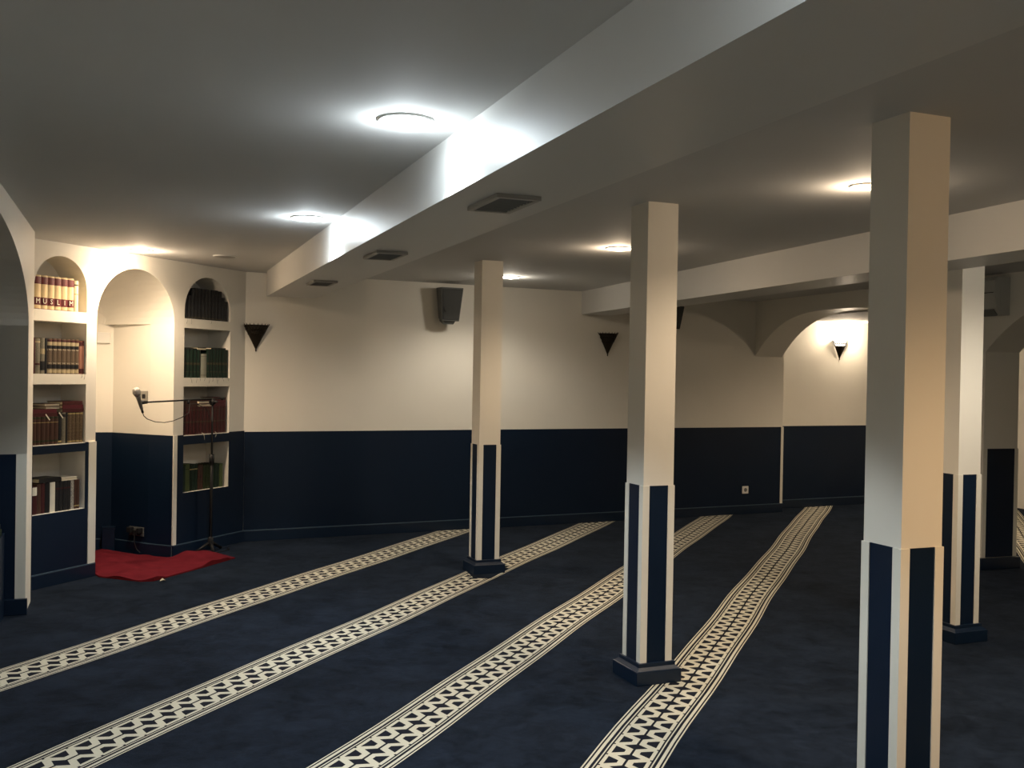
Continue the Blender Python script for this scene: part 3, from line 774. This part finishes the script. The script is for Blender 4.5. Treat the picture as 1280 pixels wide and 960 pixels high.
# ------------------------------------------------------------------ microphone stand, microphone, cable
mx0, my0 = -2.532, 8.411; out = Vector((mx0, my0, 0))
loc = out
t = tag(empty('microphone_stand', loc, QA), 'black boom microphone stand in front of the right bookshelf', 'microphone stand')
# local x along the wall (to the right), y into the wall
MB().tube([(0, 0, .05), (0, 0, .80)], .0125, 10).build('lower_tube', BLACKM, t, True)
MB().tube([(0, 0, .78), (0, 0, 1.27)], .0085, 10).build('upper_tube', BLACKM, t, True)
MB().tube([(0, 0, .745), (0, 0, .83)], .021, 10).build('height_clutch', BLACKP, t, True)
MB().lathe([(.02, .05), (.024, .07), (.024, .12), (.014, .13)], 12).build('leg_collar', BLACKP, t, True)
for a in (20, 140, 255):
    a = math.radians(a); R_ = .17 if a < 3 else .15
    cx, cy = math.cos(a), math.sin(a)*.45
    lg = MB().tube([(.01*cx, .01*cy, .085), (R_*.5*cx, R_*.5*cy, .05), (R_*cx, R_*cy, .014)], .013, 8).build('leg', BLACKM, t, True)
    MB().tube([(R_*cx*.95, R_*cy*.95, .013), (R_*1.05*cx, R_*1.05*cy, .012)], .012, 8).build('rubber_foot', BLACKP, lg)
cl = MB().tube([(0, -.022, 1.275), (0, .022, 1.275)], .020, 12).box(-.018, .018, -.012, .012, 1.245, 1.30).build('boom_clutch', BLACKP, t, True)
MB().tube([(0, -.02, 1.275), (.005, -.05, 1.275)], .008, 8).build('wing_knob', BLACKP, cl)
MB().tube([(.12, 0, 1.300), (-.77, 0, 1.285)], .0065, 8).build('boom_arm', BLACKM, t, True)
MB().tube([(.115, 0, 1.300), (.145, 0, 1.3005)], .013, 8).build('boom_counterweight', BLACKP, t, True)
MB().tube([(-.295, 0, 1.293), (-.295, 0, 1.262)], .012, 8).build('cable_clip', BLACKP, t, True)
MB().tube([(-.76, 0, 1.285), (-.82, 0, 1.285)], [.012, .017], 8).build('microphone_clip', BLACKP, t, True)
fr = Fr((mx0, my0), (QF.a.x, QF.a.y), (QF.d.x, QF.d.y))
A_ = Vector((-.815, -.004, 1.225)); B_ = Vector((-.900, -.015, 1.400))
def lerp(k): return tuple(A_.lerp(B_, k))
mt = tag(empty('microphone', fr.P(*A_)), 'handheld microphone with pale mesh head clipped to the boom end', 'microphone')
off = fr.P(*A_)
lf = Fr((0, 0), (QF.a.x, QF.a.y), (QF.d.x, QF.d.y)); base = A_.copy()
def L3(k): q = A_.lerp(B_, k) - base; return (q.x, q.y, q.z)
MB(lf).tube([L3(0), L3(.08), L3(.5), L3(.66)], [.010, .012, .016, .021], 12).build('handle', paint('microphone_handle', (.25, .24, .22), .4, metal=.4), mt, True)
MB(lf).tube([L3(.64), L3(.72), L3(.80), L3(.92), L3(1.0)], [.022, .028, .031, .027, .012], 14).build('mesh_head', MESHM, mt, True)
MB(lf).tube([L3(.77), L3(.80)], .0325, 14).build('head_ring', STEEL, mt, True)
MB(lf).tube([L3(-.12), L3(.0)], .009, 8).build('plug', BLACKP, mt, True)
mc = MB(fr).tube([(-.806, -.003, 1.204), (-.795, -.003, 1.18), (-.76, -.005, 1.155), (-.68, -.008, 1.130), (-.58, -.010, 1.120), (-.48, -.010, 1.130), (-.38, -.010, 1.155), (-.30, -.012, 1.19), (-.2955, -.0135, 1.262), (-.22, -.014, 1.262), (-.10, -.02, 1.22), (-.022, -.02, 1.10),
     (-.018, -.018, .75), (-.020, -.02, .30), (-.026, -.022, .12), (-.05, -.05, .03), (-.02, -.07, .006), (.08, -.085, .006), (.16, -.07, .006), (.20, -.02, .006)], .0033, 6)
tag(mc.build('microphone_cable', BLACKP, None, True), 'thin black cable drooping from the microphone along the stand to the floor', 'cable')

# ------------------------------------------------------------------ red rug
def rug():
    outl = [(.600, -.66), (1.30, -.66), (1.345, -.02), (1.40, .06), (1.68, .20), (1.66, .30), (1.60, .47), (1.20, .50), (.62, .53), (.560, .46), (.545, .08), (.600, -.02)]   # (s, out) out = distance in front of the wall
    def inside(x, y):
        c_ = False; n = len(outl)
        for i in range(n):
            x1, y1 = outl[i]; x2, y2 = outl[(i+1) % n]
            if (y1 > y) != (y2 > y) and x < (x2-x1)*(y-y1)/(y2-y1)+x1: c_ = not c_
        return c_
    bm = bmesh.new(); vs_ = [bm.verts.new((x, y, 0)) for x, y in outl]; bm.faces.new(vs_)
    for k in range(-24, 56, 1):
        if k % 2: continue
        y = k*.025
        g = bm.verts[:] + bm.edges[:] + bm.faces[:]; bmesh.ops.bisect_plane(bm, geom=g, plane_co=(0, y/2.0*1.0, 0), plane_no=(0, 1, 0))
    for k in range(10, 36):
        g = bm.verts[:] + bm.edges[:] + bm.faces[:]; bmesh.ops.bisect_plane(bm, geom=g, plane_co=(k*.05, 0, 0), plane_no=(1, 0, 0))
    for v in bm.verts:
        x, y = v.co.x, v.co.y
        h_ = .016 + .012*math.sin(x*9 + y*4) + .008*math.sin(y*17 - x*6 + 1) + .006*math.sin(x*31 + y*12)
        if x > 1.34 and y < .24: h_ += .028*max(0, 1 - abs(y-.11)/.14)*max(0, 1-abs(x-1.45)/.35)
        v.co.z = max(.010, h_)
    me = bpy.data.meshes.new('prayer_rug'); bmesh.ops.recalc_face_normals(bm, faces=bm.faces)
    for v in bm.verts:
        q = QF.P(v.co.x, -v.co.y, v.co.z); v.co = q
    bm.to_mesh(me)
    edges = [e for e in bm.edges if len(e.link_faces) == 1]; bm.normal_update()
    # fringe / thick edge
    fm = MB()
    for e in edges:
        a, b = e.verts[0].co.copy(), e.verts[1].co.copy()
        cc = QF.P(1.05, -.1, 0); off_ = ((a+b)/2 - cc); off_.z = 0; off_ = off_.normalized()*.010
        a0 = Vector((a.x, a.y, a.z)); b0 = Vector((b.x, b.y, b.z))
        a1 = Vector((a.x, a.y, .001)) + off_*.3; b1 = Vector((b.x, b.y, .001)) + off_*.3
        fm.add([tuple(a0), tuple(b0), tuple(b1), tuple(a1)], [(0, 1, 2, 3)])
    bm.free(); me.materials.append(REDRUG)
    for pl in me.polygons: pl.use_smooth = True
    o = bpy.data.objects.new('prayer_rug', me); COL.objects.link(o)
    tag(o, 'rumpled red rug lying in front of and inside the arched niche', 'rug')
    fm.build('rug_edge', REDEDGE, o)
rug()
m = MB(); m.add([(0,0,.002),(.03,.004,.012),(.034,.024,.003),(.004,.02,.014),(.016,.012,.022)], [(0,1,4),(1,2,4),(2,3,4),(3,0,4),(0,3,2,1)])
pp = m.build('paper_scrap', PAPER); pp.location = QF.P(.64, -.565, 0); tag(pp, 'tiny crumpled white paper scrap on the carpet at the rug edge', 'paper')

# ------------------------------------------------------------------ low cabinet at the left picture edge
q = JF.P(.30, -.12, 0)
t = tag(empty('low_bookcase', (JF.P(.115, -.05, 0).x, JF.P(.115, -.05, 0).y, 0), math.atan2(-JF.a.y, -JF.a.x)), 'low dark blue bookcase cut off by the left picture edge', 'bookcase')
# local x to the right, y towards the wall: extends to the left (-x) and to the camera (-y)
MB().box(-.02, 0, -.30, 0, .0, .50).build('side_panel', NAVYB, t)
MB().box(-.60, -.58, -.30, 0, .0, .50).build('side_panel', NAVYB, t)
MB().box(-.58, -.02, -.30, 0, .04, .06).build('shelf', NAVYB, t)
MB().box(-.60, 0, -.30, 0, .50, .52).build('top', NAVYB, t)
MB().box(-.58, -.02, -.012, 0, .06, .50).build('back_panel', NAVYB, t)
for k, (c_, hh, lb) in enumerate((('dgreen', .034, 'olive green book lying lowest on the low bookcase at the left edge'), ('white', .03, 'cream book lying in the middle on the low bookcase at the left edge'), ('silver', .04, 'grey book lying topmost on the low bookcase at the left edge'))):
    o = MB().box(-.22, 0, -.16, 0, 0, hh).build('book', C[c_]); o.location = t.matrix_basis @ Vector((-.01-.01*k, -.06, .5205 + (0, .0345, .065)[k])); o.rotation_euler = t.rotation_euler
    tag(o, lb, 'book', 'books on the low bookcase')
    MB().box(-.222, -.22, -.155, -.005, .004, hh-.004).build('page_block', PAPER, o)
